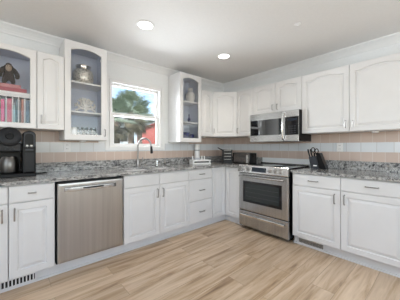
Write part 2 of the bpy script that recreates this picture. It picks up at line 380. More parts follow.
def glass_cab(label, x0, w, z0, z1, shelves, hp=None, slots=None, depth=.31, fr=.055):
    t = thing('glass_door_cabinet', label, 'cabinet', (x0, 0, 0))
    k = .018
    b = MB(); b.box(.0008, k, -depth, -.0095, z0, z1); b.box(w - k, w - .0008, -depth, -.0095, z0, z1)
    b.box(k, w - k, -depth, -.0095, z0, z0 + k); b.box(k, w - k, -depth, -.0095, z1 - k, z1); b.box(k, w - k, -.0155, -.0095, z0 + k, z1 - k)
    b.build('body', M['cab'], t)
    l = MB(); l.box(k, w - k, -.018, -.0155, z0 + k, z1 - k); l.box(k, k + .002, -depth + .004, -.018, z0 + k, z1 - k); l.box(w - k - .002, w - k, -depth + .004, -.018, z0 + k, z1 - k)
    l.box(k + .002, w - k - .002, -depth + .004, -.018, z1 - k - .002, z1 - k)
    l.build('lining', M['lining'], t)
    for z in shelves: MB().box(k + .003, w - k - .003, -depth + .012, -.019, z - .018, z).build('shelf', M['white'], t)
    if slots:
        zt, xs = slots
        for x in xs: MB().box(x - .004, x + .004, -depth + .016, -.02, z0 + k, zt).build('divider', M['cab'], t)
        MB().box(k + .003, w - k - .003, -depth + .012, -depth + .024, zt - .03, zt).build('rail', M['cab'], t)
    d = glass_door(G, w - G, z0 + G, z1 - G, -depth - .001, fr=fr).build('door', M['cab'], t)
    O = outline(G, w - G, z0 + G, z1 - G, fr - .004, 0, 'seg', .036)
    MB().loops([[(p[0], -depth - .008, p[2]) for p in O], [(p[0], -depth - .011, p[2]) for p in O]]).build('glass', M['pane'], d)
    if hp: pull(d, hp[0], hp[1], -depth - .021, True, .075)
    return t
GZ0, GZ1 = 1.27, 2.335
S1, S2 = 1.916, 1.591
glass_cab('white glass-door wall cabinet holding a gorilla figure and a row of books', -3.46, .43, ZU0, ZU1, [1.712], None,
          (1.694, [.116, .161, .206, .251, .294, .340]), fr=.044)
glass_cab('tall white glass-door wall cabinet left of the window holding a silver jar and white coral', -2.801, .431, GZ0, GZ1, [S1, S2], (.405, 1.36))
glass_cab('tall white glass-door wall cabinet right of the window holding a white vase', -1.31, .432, GZ0, GZ1, [S1, S2])

# ------------------------------------------------------------------ countertops
CT, CB = .914, .884
SX0, SX1, SY0, SY1 = -2.20, -1.46, -.53, -.13
SM = -1.80
t = thing('countertop', 'long speckled grey granite countertop running under the window and round the corner to the range', 'countertop', (0, 0, 0))
m = MB()
for x0, x1, y0, y1 in ((-4.2, SX0, -.65, -.0085), (SX1, -.65, -.65, -.0085), (SX0, SX1, -.65, SY0), (SX0, SX1, SY1, -.0085), (-.65, -.0085, -.914, -.0085), (SM - .012, SM + .012, SY0, SY1)):
    m.box(x0, x1, y0, y1, CB, CT)
m.build('slab', M['granite'], t)
MB().box(-4.2, -.0085, -.03, -.0085, CT + .0005, 1.0195).box(-.03, -.0085, -.914, -.03, CT + .0005, 1.0195).build('backsplash', M['granite'], t, bevel=.002)
t = thing('countertop', 'shorter speckled grey granite countertop right of the range carrying the knife block', 'countertop', (0, 0, 0))
MB().box(-.65, -.0085, -2.79, -1.709, CB, CT).build('slab', M['granite'], t, bevel=.003)
MB().box(-.03, -.0085, -2.79, -1.709, CT + .0005, 1.0195).build('backsplash', M['granite'], t, bevel=.002)

DSTEEL = mat('dark_satin_steel', (.16, .15, .145), .25, 1)
# sink (double bowl, undermount)
t = thing('sink', 'double-bowl stainless steel undermount sink in the granite below the window', 'sink', (SM, -.33, .72))
for x0, x1 in ((SX0, SM - .012), (SM + .012, SX1)):
    a, b, c_, d = x0 - SM, x1 - SM, SY0 + .33, SY1 + .33
    rr = lambda e, z: [(a + e, c_ + e, z), (b - e, c_ + e, z), (b - e, d - e, z), (a + e, d - e, z)]
    bowl = MB().loops([rr(-.004, .162), rr(.006, .162), rr(.012, .03), rr(.05, .008), rr(.05, .004), rr(.0, .03)], close=False, cap0=False, cap1=False)
    n = len(bowl.v); bowl.f.append((n - 12, n - 11, n - 10, n - 9)); bowl.m.append(0)
    o = bowl.build('bowl', DSTEEL, t, bevel=.006)
    MB().lathe([(.0, .0095), (.038, .0095), (.04, .0135), (.03, .0125), (0, .011)], ((a + b) / 2, (c_ + d) / 2, 0), 20).build('drain', M['chrome'], o, smooth=True)
# faucet
t = thing('faucet', 'brushed nickel gooseneck faucet with pull-down spout behind the sink', 'faucet', (-1.867, -.085, CT + .0005))
MB().lathe([(0, 0), (.03, 0), (.03, .006), (.026, .012), (.024, .06), (.022, .10), (.017, .112), (0, .114)], n=20).build('base', M['nickel'], t, smooth=True)
pts = [(0, 0, .10), (0, 0, .20), (0, 0, .29)]
dx, dy = .62, -.78
for k in range(1, 13):
    q = math.pi * k / 12; pts.append((dx * .1 * (1 - math.cos(q)), dy * .1 * (1 - math.cos(q)), .29 + .11 * math.sin(q)))
MB().tube(pts, .0125, 10).build('neck', M['nickel'], t, smooth=True)
e = Vector(pts[-1])
MB().tube([e + Vector((0, 0, .0)), e + Vector((.003, -.004, -.05)), e + Vector((.004, -.006, -.09)), e + Vector((.005, -.007, -.10))], [.014, .017, .019, .015], 12).build('spray_head', M['charcoal'], t, smooth=True)
MB().tube([(.02, -.005, .065), (.045, -.012, .072), (.06, -.016, .10), (.065, -.018, .135)], [.013, .010, .007, .006], 8).build('lever', M['nickel'], t, smooth=True)
t = thing('soap_dispenser', 'short chrome soap dispenser on the counter right of the faucet', 'dispenser', (-1.56, -.085, CT + .0005))
MB().lathe([(0, 0), (.022, 0), (.022, .008), (.017, .014), (.017, .045), (.011, .05), (.009, .072), (0, .073)], n=18).build('body', M['chrome'], t, smooth=True)
MB().tube([(0, 0, .066), (0, 0, .082), (.015, -.025, .086), (.028, -.055, .076)], [.009, .010, .008, .006], 8).build('nozzle', M['chrome'], t, smooth=True)

# ------------------------------------------------------------------ appliances
# dishwasher
t = thing('dishwasher', 'stainless steel dishwasher under the counter left of the sink', 'dishwasher', (-2.911, 0, 0))
DWW = .617
MB().box(.004, DWW - .004, -.585, -.02, .108, .88).build('body', M['black'], t)
MB().loops([outline(.007, DWW - .007, .125, .858, d, y, 'square', 0, 1) for d, y in ((0, -.586), (0, -.628), (.004, -.634), (.02, -.636))]).build('door', M['steel'], t)
d = t.children[-1] if len(t.children) > 1 else t
door = [o for o in bpy.data.objects if o.parent == t and o.name.startswith('door')][0]
hm = MB(); HA, HB = .062, DWW - .085
hm.loops([[(x, -.637 - (.024 * (1 - abs(2 * (x - HA) / (HB - HA) - 1) ** 8)) - dyy, z) for dyy, z in ((0, .778), (.008, .779), (.010, .80), (.008, .817), (0, .818))] for x in [HA + (HB - HA) * k / 16 for k in range(17)]])
hd = hm.build('handle', M['steel_light'], door, smooth=True)
MB().box(.21, .40, -.6735, -.6605, .797, .811).build('grip_gap_shade', M['black'], hd, bevel=.003)  # black strip on the bar stands in for the shaded gap behind it

# range
t = thing('range', 'stainless steel slide-in electric range with black glass cooktop and front knobs', 'range', (0, -.916, 0), -90)
RW = .772
MB().box(.002, RW - .002, -.61, -.03, .03, .90).build('body', M['black'], t)
MB().box(-.004 + .004, RW, -.62, -.032, .9005, .93).build('cooktop', M['glassblack'], t, bevel=.003)
ct = [o for o in bpy.data.objects if o.parent == t and o.name.startswith('cooktop')][0]
for bx, by, br in ((.2, -.48, .1), (.56, -.48, .08), (.2, -.2, .075), (.56, -.2, .1)):
    MB().lathe([(br, .9302), (br, .9308), (br - .004, .9308), (br - .004, .9302)], (bx, by, 0), 32).build('burner_ring', M['slate'], ct)
MB().box(.0, RW, -.075, -.033, .9305, .945).build('rear_trim', M['steel_light'], t, bevel=.003)
cpn = [(-.616, .825), (-.675, .825), (-.679, .835), (-.653, .925), (-.645, .934), (-.621, .934)]
MB().prism(cpn, 'x', .0, RW).build('control_panel', M['panel_steel'], t, bevel=.002)
pan = [o for o in bpy.data.objects if o.parent == t and o.name.startswith('control_panel')][0]
sl = math.atan2(.026, .09)
def onpan(u, v): return Vector((u, -.679 + (v - .835) * .026 / .09, v))
tilt = Matrix.Rotation(-sl, 4, 'X')
for u in (.095, .185, .525, .602, .679):
    k = MB().lathe([(0, 0), (.029, 0), (.029, -.006), (.022, -.009), (.020, -.032), (.017, -.036), (0, -.036)], (0, 0, 0), 20, 'y')
    k.box(-.003, .003, -.040, -.034, -.016, .016)
    k.xf(Matrix.Translation(onpan(u, .879)) @ tilt)  .build('knob', M['steel'], pan, smooth=True)
dsp = MB().box(.24, .465, -.0025, .001, -.032, .032).xf(Matrix.Translation(onpan(0, .88)) @ tilt); dsp.build('display', M['display'], pan)
def rdoor(z0, z1): return MB().loops([outline(.004, RW - .004, z0, z1, d, y, 'square', 0, 1) for d, y in ((0, -.611), (0, -.647), (.004, -.653), (.012, -.655))])
od = rdoor(.275, .818).build('oven_door', M['steel_light'], t)
MB().loops([outline(.083, RW - .09, .40, .705, d, y, 'square', 0, 1) for d, y in ((0, -.6555), (0, -.658), (.003, -.659))]).build('window', M['glassblack'], od)
MB().box(.12, RW - .125, -.6598, -.6588, .435, .672).build('window_glass', M['oven_glass'], od)
rk = MB()
for z in (.49, .55, .61): rk.box(.13, RW - .13, -.6606, -.6596, z - .0018, z + .0018)
rk.build('rack', M['slate'], od)
def barh(z, L0, L1, yf, r, parent):
    m = MB(); m.tube([(L0, yf - .045, z), ((L0 + L1) / 2, yf - .052, z), (L1, yf - .045, z)], r, 10)
    for x in (L0 + .03, L1 - .03): m.box(x - .012, x + .012, yf - .045, yf, z - .009, z + .009)
    return m.build('handle', M['steel_light'], parent, smooth=True)
barh(.775, .045, RW - .045, -.655, .013, od)
dr = rdoor(.045, .268).build('drawer', M['steel_light'], t)
MB().prism([(-.6555, .225), (-.68, .225), (-.687, .218), (-.681, .196), (-.675, .194), (-.6555, .204)], 'x', .05, RW - .05).build('handle', M['chrome'], dr, bevel=.002)

# microwave
t = thing('microwave', 'stainless steel over-the-range microwave hanging under the short cabinet', 'microwave', (0, -.947, 0), -90)
MW = .756; Z0, Z1 = 1.272, 1.69
MB().box(.001, MW - .001, -.404, -.012, Z0 + .004, Z1 - .001).build('body', M['black'], t)
b = MB().loops([outline(.0, MW, Z0, Z1, d, y, 'square', 0, 1) for d, y in ((.001, -.4045), (.001, -.411), (.003, -.414))]); b.build('face', M['panel_steel'], t)
fc = [o for o in bpy.data.objects if o.parent == t and o.name.startswith('face')][0]
MB().box(.012, .545, -.4175, -.4142, Z0 + .095, Z1 - .095).build('window', M['mirror_glass'], fc)
MB().box(.06, .46, -.4185, -.4176, Z0 + .12, Z1 - .12).build('window_glass', M['mirror_glass'], fc)
cpnl = MB().box(.572, MW, -.4175, -.4142, Z0 + .085, Z1 - .09); cpnl = cpnl.build('control_panel', M['glassblack'], fc)
for r_ in range(4):
    for c_ in range(3):
        MB().box(.615 + c_ * .04, .638 + c_ * .04, -.419, -.4176, Z0 + .105 + r_ * .03, Z0 + .116 + r_ * .03).build('button', M['slate'], cpnl)
MB().box(.61, .735, -.4186, -.4176, Z1 - .145, Z1 - .112).build('display', M['display'], cpnl)
hh = MB().tube([(.552, -.414, Z1 - .02), (.552, -.435, Z1 - .035), (.552, -.452, Z1 - .08), (.552, -.457, (Z0 + Z1) / 2), (.552, -.452, Z0 + .08), (.552, -.435, Z0 + .035), (.552, -.414, Z0 + .02)], .012, 10)
hh.build('handle', M['chrome'], fc, smooth=True)

# ------------------------------------------------------------------ vents, outlets, ceiling fittings, under-cabinet lights
def vent(label, w, loc, rz, slat_mat):
    t = thing('toe_kick_vent', label, 'vent', loc, rz)
    fr_ = MB(); ringbox(fr_, 0, w, -.008, -.001, 0, .075, .012); fr_.build('frame', slat_mat, t, bevel=.0015)
    MB().box(.011, w - .011, -.0025, -.001, .011, .064).build('backing', M['dark'], t)
    return t
t = vent('white toe-kick vent grille with dark slots under the far left cabinets', .40, (-3.45, -.561, .02), 0, M['cab'])
s = MB()
for k in range(16): s.box(.02 + k * .0235, .029 + k * .0235, -.0065, -.002, .012, .063)
s.build('grille', M['cab'], t)
t = vent('metal toe-kick vent grille at floor level right of the range', .30, (-.561, -1.76, .02), -90, M['cab'])
s = MB()
for k in range(4): s.box(.012, .288, -.0065, -.002, .017 + k * .012, .022 + k * .012)
s.build('grille', M['vent'], t)

def outlet(label, loc, rz):
    t = thing('wall_outlet', label, 'outlet', loc, rz)
    MB().loops([outline(-.036, .036, -.057, .057, d, y, 'square', 0, 1) for d, y in ((0, -.001), (0, -.004), (.004, -.007))]).build('plate', M['white'], t)
    for z in (.022, -.022):
        r_ = MB().box(-.016, .016, -.0085, -.0072, z - .014, z + .014).build('receptacle', M['white'], t, bevel=.001)
        MB().box(-.008, -.005, -.0092, -.0086, z - .004, z + .007).box(.005, .008, -.0092, -.0086, z - .004, z + .007).build('slot', M['dark'], r_)
outlet('white wall outlet on the pale tile band below the silver jar cabinet', (-2.72, -.0085, 1.195), 0)
outlet('white wall outlet on the pale tile band right of the knife block', (-.0085, -2.055, 1.19), -90)

for x, y, lab in ((-2.19, -.94, 'round recessed ceiling light above the sink, larger in view'), (-1.03, -.96, 'round recessed ceiling light nearer the kitchen corner')):
    t = thing('recessed_light', lab, 'ceiling light', (x, y, H), 0, 'recessed ceiling lights')
    MB().lathe([(.071, -.001), (.09, -.001), (.09, -.003), (.082, -.007), (.071, -.006)], n=32).build('trim_ring', M['white'], t, smooth=True)
    MB().lathe([(0, -.001), (.0705, -.001), (.0705, -.006), (0, -.009)], n=32).build('lens', M['lens'], t, smooth=True)
    l = lamp('recessed_lamp', 'SPOT', (x, y, H - .03), (0, 0, 0), 16, (1, .9, .78)); l.data.spot_size = R(130); l.data.spot_blend = .8; l.data.shadow_soft_size = .06
t = thing('smoke_sensor', 'small round white sensor on the ceiling', 'sensor', (-1.04, -1.976, H))
MB().lathe([(0, -.001), (.032, -.001), (.032, -.008), (.022, -.014), (0, -.015)], n=20).build('housing', M['ceil'], t, smooth=True)
MB().lathe([(0, -.0152), (.010, -.0152), (.008, -.020), (0, -.021)], n=12).build('tip', M['trim'], t, smooth=True)
for i, (x, y, z, lab) in enumerate(((-2.60, -.2, GZ0, 'under the silver jar cabinet'), (-.71, -.2, ZU0, 'under the narrow cabinet by the kitchen corner'),
                                    (-.2, -.79, ZU0, 'under the cabinet left of the microwave'), (-.2, -2.45, ZU0, 'under the wide cabinet above the knife block'))):
    t = thing('puck_light', 'small white puck light ' + lab, 'puck light', (x, y, z))
    MB().lathe([(0, -.0005), (.034, -.0005), (.034, -.014), (.026, -.018), (0, -.018)], n=20).build('housing', M['white'], t, smooth=True)
    MB().lathe([(0, -.0182), (.022, -.0182), (.018, -.021), (0, -.022)], n=16).build('lens', M['white'], t, smooth=True)

# ------------------------------------------------------------------ things inside the glass cabinets
def skin_body(name, verts, edges, radii, material, parent, sub=2):
    me = bpy.data.meshes.new(name); me.from_pydata(verts, edges, []); me.materials.append(material)
    o = bpy.data.objects.new(name, me); C.objects.link(o); o.parent = parent
    sk = o.modifiers.new('skin', 'SKIN'); sk.use_smooth_shade = True
    for i, d in enumerate(me.skin_vertices[0].data):
        r_ = radii[i]; d.radius = r_ if isinstance(r_, tuple) else (r_, r_); d.use_root = (i == 0)
    ss = o.modifiers.new('sub', 'SUBSURF'); ss.levels = sub; ss.render_levels = sub
    return o
t = thing('gorilla_figure', 'small dark gorilla figure standing on the pile of flat books', 'figurine', (-3.236, -.19, 1.7865))
V = [(0, .004, .082), (0, 0, .115), (0, -.006, .15), (0, -.016, .178), (0, -.022, .196),
     (-.042, -.008, .15), (-.064, -.016, .105), (-.060, -.030, .066),
     (.042, -.008, .15), (.064, -.016, .105), (.060, -.030, .066),
     (-.028, .0, .060), (-.032, -.008, .028), (-.034, -.018, .014), (.028, .0, .060), (.032, -.008, .028), (.034, -.018, .014)]
E_ = [(0, 1), (1, 2), (2, 3), (3, 4), (2, 5), (5, 6), (6, 7), (2, 8), (8, 9), (9, 10), (0, 11), (11, 12), (12, 13), (0, 14), (14, 15), (15, 16)]
Rr = [.036, .038, .038, .032, .026, .024, .021, .017, .024, .021, .017, .024, .019, .014, .024, .019, .014]
skin_body('body', V, E_, Rr, M['fur'], t)
f = MB().lathe([(0, .0), (.016, .002), (.023, .009), (.024, .02), (.018, .03), (0, .033)], n=16, axis='y')
f.xf(Matrix.Translation((0, -.052, .158)) @ Matrix.Diagonal((1, 1, 1.4, 1))).build('face', M['face'], t, smooth=True)
fe = MB()
for s_ in (-1, 1): fe.lathe([(0, -.004), (.004, -.003), (.004, .002), (0, .004)], (s_ * .009, -.0505, .172), 8, 'y')
fe.build('eye', M['black'], t, smooth=True)
MB().lathe([(0, 0), (.012, .002), (.014, .008), (0, .016)], (0, -.060, .145), 12, 'y').build('muzzle', M['face'], t, smooth=True)
MB().tube([(-.02, -.040, .190), (0, -.046, .196), (.02, -.040, .190)], [.006, .009, .006], 8).build('brow', M['fur'], t, smooth=True)

def book(label, name, col, w, d, h, loc, rz=0, flat=False, group=None):
    t = thing(name, label, 'book', loc, rz, group)
    cm = noise_tint(mat(name + '_cover', col, .5), tuple(c * .9 for c in col), tuple(min(1, c * 1.05) for c in col), 30)
    # spine faces -y, thickness w along x
    cv = MB(); k = .0025
    cv.box(-w / 2, -w / 2 + k, -d / 2, d / 2, 0, h); cv.box(w / 2 - k, w / 2, -d / 2, d / 2, 0, h); cv.box(-w / 2 + k, w / 2 - k, -d / 2, -d / 2 + k, 0, h)
    pg = MB().box(-w / 2 + k, w / 2 - k, -d / 2 + k, d / 2 - .004, .004, h - .004)
    if flat:
        X = Matrix.Translation((0, 0, w / 2)) @ Matrix.Rotation(R(90), 4, 'Y') @ Matrix.Translation((0, 0, -h / 2)); cv.xf(X); pg.xf(X)
    cv.build('cover', cm, t, bevel=.001); pg.build('pages', PAGE, t)
PAGE = mat('paper_pages', (.78, .74, .66), .8)
z = 1.7125
book('thick rose red book lying flat at the bottom of the pile under the gorilla', 'flat_book', (.42, .06, .09), .038, .22, .30, (-3.255, -.175, z), 0, True, 'books under the gorilla')
book('thinner pale pink book lying flat directly under the gorilla', 'flat_book', (.60, .25, .27), .034, .20, .235, (-3.27, -.175, z + .0385), 3, True, 'books under the gorilla')
zb = 1.3905
up_books = [  # (x, w, h, colour, label)
    (-3.278, .026, .245, (.75, .10, .28), 'upright hot pink book at the left edge of the photo'),
    (-3.2315, .033, .255, (.60, .10, .17), 'upright wide rose red book filling its own slot'),
    (-3.1965, .014, .200, (.40, .62, .68), 'upright short light blue book beside the wide rose book'),
    (-3.1785, .014, .258, (.03, .12, .16), 'upright dark teal book right of the short light blue book'),
    (-3.155, .012, .262, (.06, .025, .025), 'upright nearly black book left of the orange brown book'),
    (-3.137, .018, .262, (.48, .17, .10), 'upright orange brown book between two white dividers'),
    (-3.098, .029, .255, (.08, .16, .24), 'upright slate blue book in the rightmost slot'),
    (-3.071, .016, .245, (.45, .32, .20), 'upright tan book at the right end of the row of books'),
]
for x, w_, h, col, lab in up_books:
    book(lab, 'upright_book', col, w_, .19, h, (x, -.19, zb), 0, False, 'books standing in the cabinet slots')

t = thing('silver_jar', 'squat silver mercury-glass jar on the top shelf of the cabinet left of the window', 'jar', (-2.583, -.16, S1 + .001))
MB().lathe([(0, 0), (.075, 0), (.098, .02), (.108, .07), (.107, .13), (.092, .165), (.074, .176), (.072, .174)], n=32).build('body', M['jar'], t, smooth=True)
MB().lathe([(.070, .174), (.074, .1765), (.072, .19), (.082, .215), (.077, .217), (.066, .19), (.064, .174)], n=32).build('rim', mat('bright_silver', (.7, .68, .64), .15, 1), t, smooth=True)
t = thing('coral_ornament', 'branching white coral ornament on the middle shelf left of the window', 'ornament', (-2.56, -.17, S2 + .001))
MB().lathe([(0, 0), (.05, 0), (.055, .008), (.035, .018), (0, .02)], n=18).build('base', M['coral'], t, smooth=True)
cm = MB(); rnd = random.Random(11)
def branch(p, d, L, r, lv):
    q = p + d * L * .5 + Vector((rnd.uniform(-.005, .005), rnd.uniform(-.004, .004), 0)); e = p + d * L
    cm.tube([p, q, e], [r, r * .9, r * .8], 7)
    if lv:
        for s_ in (-1, 1):
            t_ = R(rnd.uniform(28, 52)) * s_
            nd = Vector((d.x * math.cos(t_) - d.z * math.sin(t_), d.y + rnd.uniform(-.4, .4), d.x * math.sin(t_) + d.z * math.cos(t_))).normalized()
            branch(e, nd, L * rnd.uniform(.62, .85), r * .85, lv - 1)
cm.tube([(0, 0, .01), (0, 0, .05), (.004, 0, .085)], [.018, .014, .011], 8)
for k in range(7):
    a_ = R(-88 + 176 * k / 6)
    branch(Vector((0, 0, .045 + .006 * (3 - abs(k - 3)))), Vector((math.sin(a_), rnd.uniform(-.3, .3), math.cos(a_) + .12)).normalized(), .058, .0135, 2)
cm.v = [(max(-.112, min(.112, x)), max(-.09, min(.11, y)), max(.004, min(.215, zz))) for x, y, zz in cm.v]
cm.build('branches', M['coral'], t, smooth=True)
def tumbler(label, loc, r, h):
    o = MB().lathe([(0, .001), (r * .86, 0), (r, h), (r - .003, h), (r * .86 - .003, .008), (0, .008)], n=22).build('drinking_glass', M['tumbler'], None, smooth=True, loc=loc)
    tag(o, label, 'glass', 'clear glasses in the cabinet left of the window')
z = GZ0 + .0185
for x, y, r_, h, lab in ((-2.655, -.09, .036, .14, 'tall clear drinking glass at the back beside the white mug'), (-2.555, -.10, .036, .14, 'tall clear drinking glass at the back in the middle of the bottom shelf'),
                  (-2.60, -.215, .038, .11, 'short clear drinking glass right of the white mug'), (-2.505, -.22, .038, .11, 'short clear drinking glass in the middle of the bottom shelf front'),
                  (-2.46, -.11, .034, .14, 'tall clear drinking glass at the back right of the bottom shelf')):
    tumbler(lab, (x, y, z), r_, h)
def mug(label, loc, mtl):
    t = thing('mug', label, 'mug', loc)
    MB().lathe([(0, 0), (.034, 0), (.040, .006), (.043, .125), (.040, .125), (.037, .008), (0, .008)], n=22).build('cup', mtl, t, smooth=True)
    MB().tube([(.036, 0, .07), (.058, 0, .068), (.064, 0, .045), (.056, 0, .022), (.036, 0, .02)], .005, 7).build('handle', mtl, t, smooth=True)
mug('white mug at the left end of the bottom shelf left of the window', (-2.70, -.22, z), M['white'])

t = thing('white_vase', 'rounded white vase on the top shelf of the cabinet right of the window', 'vase', (-.985, -.17, S1 + .001))
MB().lathe([(0, 0), (.048, 0), (.066, .03), (.080, .09), (.076, .14), (.055, .175), (.040, .19), (.042, .225), (.050, .24), (.046, .24), (.036, .222), (.034, .19), (.02, .17), (0, .16)], n=28).build('body', M['ceramic'], t, smooth=True)
t = thing('white_vase', 'slimmer white vase left of the rounded vase on the same shelf', 'vase', (-1.19, -.10, S1 + .001))
MB().lathe([(0, 0), (.034, 0), (.048, .05), (.052, .10), (.042, .15), (.028, .18), (.032, .205), (.028, .205), (.022, .18), (0, .16)], n=24).build('body', M['ceramic'], t, smooth=True)
t = thing('blue_bottle', 'small dark blue glass bottle on the middle shelf right of the window', 'bottle', (-1.035, -.2, S2 + .001))
MB().lathe([(0, 0), (.020, 0), (.024, .01), (.024, .05), (.014, .075), (.009, .085), (.009, .115), (0, .115)], n=20).build('body', M['cobalt'], t, smooth=True)
MB().lathe([(0, .1155), (.010, .1155), (.011, .132), (0, .138)], n=14).build('stopper', M['cobalt'], t, smooth=True)
def bowl(label, loc, r, h, name='blue_bowl'):
    o = MB().lathe([(0, 0), (r * .5, 0), (r * .55, .004), (r * .9, h * .55), (r, h), (r - .004, h), (r * .85, h * .55), (r * .45, .010), (0, .008)], n=24).build(name, M['cobalt'], None, smooth=True, loc=loc)
    tag(o, label, 'bowl')
bowl('wide cobalt blue bowl at the left of the bottom shelf right of the window', (-1.10, -.2, GZ0 + .0185), .068, .14)
bowl('small cobalt blue bowl right of the wide blue bowl on the same shelf', (-.965, -.17, GZ0 + .0185), .048, .115)
for x, lab in ((-1.20, 'left'), (-1.10, 'middle'), (-1.0, 'right')):
    o = MB().lathe([(0, .001), (.03, 0), (.035, .12), (.032, .12), (.027, .008), (0, .008)], n=20).build('drinking_glass', M['tumbler'], None, smooth=True, loc=(x, -.075, GZ0 + .0185))
    tag(o, 'clear drinking glass behind the blue bowls, %s of the three at the back' % lab, 'glass', 'clear glasses behind the blue bowls')

# ------------------------------------------------------------------ things on the counters
# coffee maker
t = thing('coffee_maker', 'black coffee maker with a round lid and a pod tower on the left counter', 'coffee maker', (-3.037, -.21, CT + .0005))
MB().box(-.30, 0, -.145, .13, 0, .034).build('base', M['black'], t, bevel=.006)
MB().box(-.30, -.108, .05, .13, .0345, .235).build('rear_housing', M['black'], t, bevel=.006)
bx_ = MB().box(-.30, -.106, -.125, .13, .236, .318).build('brew_head', M['charcoal'], t, bevel=.012)
for i, (x, zz) in enumerate(((-.19, .296), (-.172, .278), (-.208, .278), (-.19, .26), (-.16, .262), (-.222, .262))):
    MB().lathe([(0, -.0035), (.005, -.003), (.005, .001), (0, .001)], (x, -.126, zz), 10, 'y').build('button', M['slate'], bx_, smooth=True)
def arch(w_, h0, h1, n=14, x0=0):
    pts = [(x0 - w_ / 2, h0), (x0 + w_ / 2, h0)]
    for k in range(n + 1):
        q = math.pi * k / n; pts.append((x0 + w_ / 2 * math.cos(q), h1 - w_ / 2 * .75 + w_ / 2 * .75 * math.sin(q)))
    return pts
tw = MB().prism(arch(.10, .0345, .435, x0=-.052), 'y', -.135, .13).build('pod_tower', M['black'], t, bevel=.008)
ring = MB(); A1 = arch(.084, .285, .424, x0=-.052); A0 = arch(.066, .292, .408, x0=-.052)
ring.loops([[(p[0], -.1355, p[1]) for p in A1], [(p[0], -.142, p[1]) for p in A1], [(p[0], -.142, p[1]) for p in A0], [(p[0], -.1355, p[1]) for p in A0]], close=True)
ring.build('arch_trim', M['slate'], tw)
for x in (-.068, -.036): MB().box(x - .008, x + .008, -.1415, -.1355, .282, .300).build('spout', M['nickel'], tw)
MB().box(-.083, -.021, -.139, -.1355, .245, .262).build('badge', M['slate'], tw, bevel=.002)
MB().box(-.090, -.014, -.139, -.1355, .05, .225).build('front_panel', M['charcoal'], tw, bevel=.002)
LM = Matrix.Translation((-.192, -.152, .372)) @ Matrix.Rotation(R(80), 4, 'X')
ld = MB().lathe([(0, .0), (.078, 0), (.085, .006), (.085, .022), (.074, .030), (.05, .033), (0, .034)], n=32).xf(LM).build('round_lid', M['charcoal'], t, smooth=True)
MB().lathe([(0, .0345), (.03, .0345), (.026, .042), (0, .044)], n=20).xf(LM).build('lid_boss', M['black'], ld, smooth=True)
MB().box(-.222, -.162, -.149, -.02, .3185, .36).build('hinge', M['black'], t, bevel=.004)
cf = MB().lathe([(0, .0345), (.060, .0345), (.067, .05), (.069, .12), (.060, .17), (.05, .19), (0, .19)], (-.195, -.055, 0), 28).build('carafe', mat('steel_carafe', (.16, .155, .15), .3, 1), t, smooth=True)
MB().tube([(-.262, -.075, .16), (-.284, -.09, .15), (-.285, -.09, .09), (-.262, -.08, .075)], .008, 8).build('handle', M['black'], cf, smooth=True)
o = MB().tube([(-3.034, -.16, CT + .006), (-3.01, -.155, CT + .006), (-2.985, -.15, CT + .006), (-2.955, -.145, CT + .008), (-2.93, -.14, CT + .008)], [.005, .005, .005, .007, .005], 8).build('power_cord', M['black'], None, smooth=True)
tag(o, 'short black power cord lying on the granite right of the coffee maker', 'cord')

# white caddy and canister near the corner
t = thing('counter_caddy', 'white counter caddy with a dark slot and short posts beside the kitchen corner', 'caddy', (-.83, -.24, CT + .0005), -18)
cb_ = MB(); cb_.box(-.16, .16, -.09, .09, 0, .022); cb_.box(-.16, .16, -.07, .09, .022, .045); cb_.box(-.16, .16, -.09, .09, .045, .068)
cb_.build('tray', M['white'], t, bevel=.004)
MB().box(-.13, .13, -.0715, -.0702, .023, .044).build('slot', M['charcoal'], t)
for x in (-.145, .02, .065):
    MB().lathe([(0, .068), (.010, .068), (.009, .125), (.012, .132), (0, .134)], (x, -.03, 0), 12).build('post', M['white'], t, smooth=True)
MB().box(-.10, 0, -.01, .05, .0685, .10).build('compartment', mat('pale_grey_plastic', (.45, .46, .5), .4), t, bevel=.003)
t = thing('canister', 'white cylinder canister standing behind the white caddy', 'canister', (-.765, -.086, CT + .0005))
MB().lathe([(0, 0), (.045, 0), (.047, .005), (.047, .27), (.045, .275), (0, .275)], n=26).build('body', M['white'], t, smooth=True)
MB().lathe([(0, .2755), (.049, .2755), (.049, .315), (.044, .322), (0, .323)], n=26).build('lid', M['ceramic'], t, smooth=True)
MB().lathe([(.0474, .215), (.0482, .215), (.0482, .232), (.0474, .232)], n=26).build('band', mat('grey_band', (.4, .42, .45), .5), t, smooth=True)
# black tiered organiser with raised handles
t = thing('counter_organizer', 'black tiered organizer with pale rails standing in the counter corner', 'organizer', (-.355, -.42, CT + .0005), -40)
MB().box(-.085, .085, -.06, .075, .0, .235).build('body', M['charcoal'], t, bevel=.006)
for k in range(4):
    z_ = .03 + k * .052
    dr = MB().box(-.078, .078, -.066, -.0605, z_, z_ + .042).build('drawer', M['charcoal'], t, bevel=.002)
    MB().box(-.06, .06, -.071, -.0665, z_ + .034, z_ + .039).build('rail', M['vent'], dr)
MB().lathe([(0, .2355), (.06, .2355), (.066, .248), (.05, .256), (0, .258)], (0, 0, 0), 22).build('top_dish', mat('pale_dish', (.5, .52, .55), .3), t, smooth=True)
for x0_, x1_ in ((-.085, -.16),):
    MB().prism([(x0_, .236), (x0_, .215), (x1_, .262), (x1_ - .004, .275)], 'y', -.03, .04).build('flap', M['black'], t, bevel=.002)
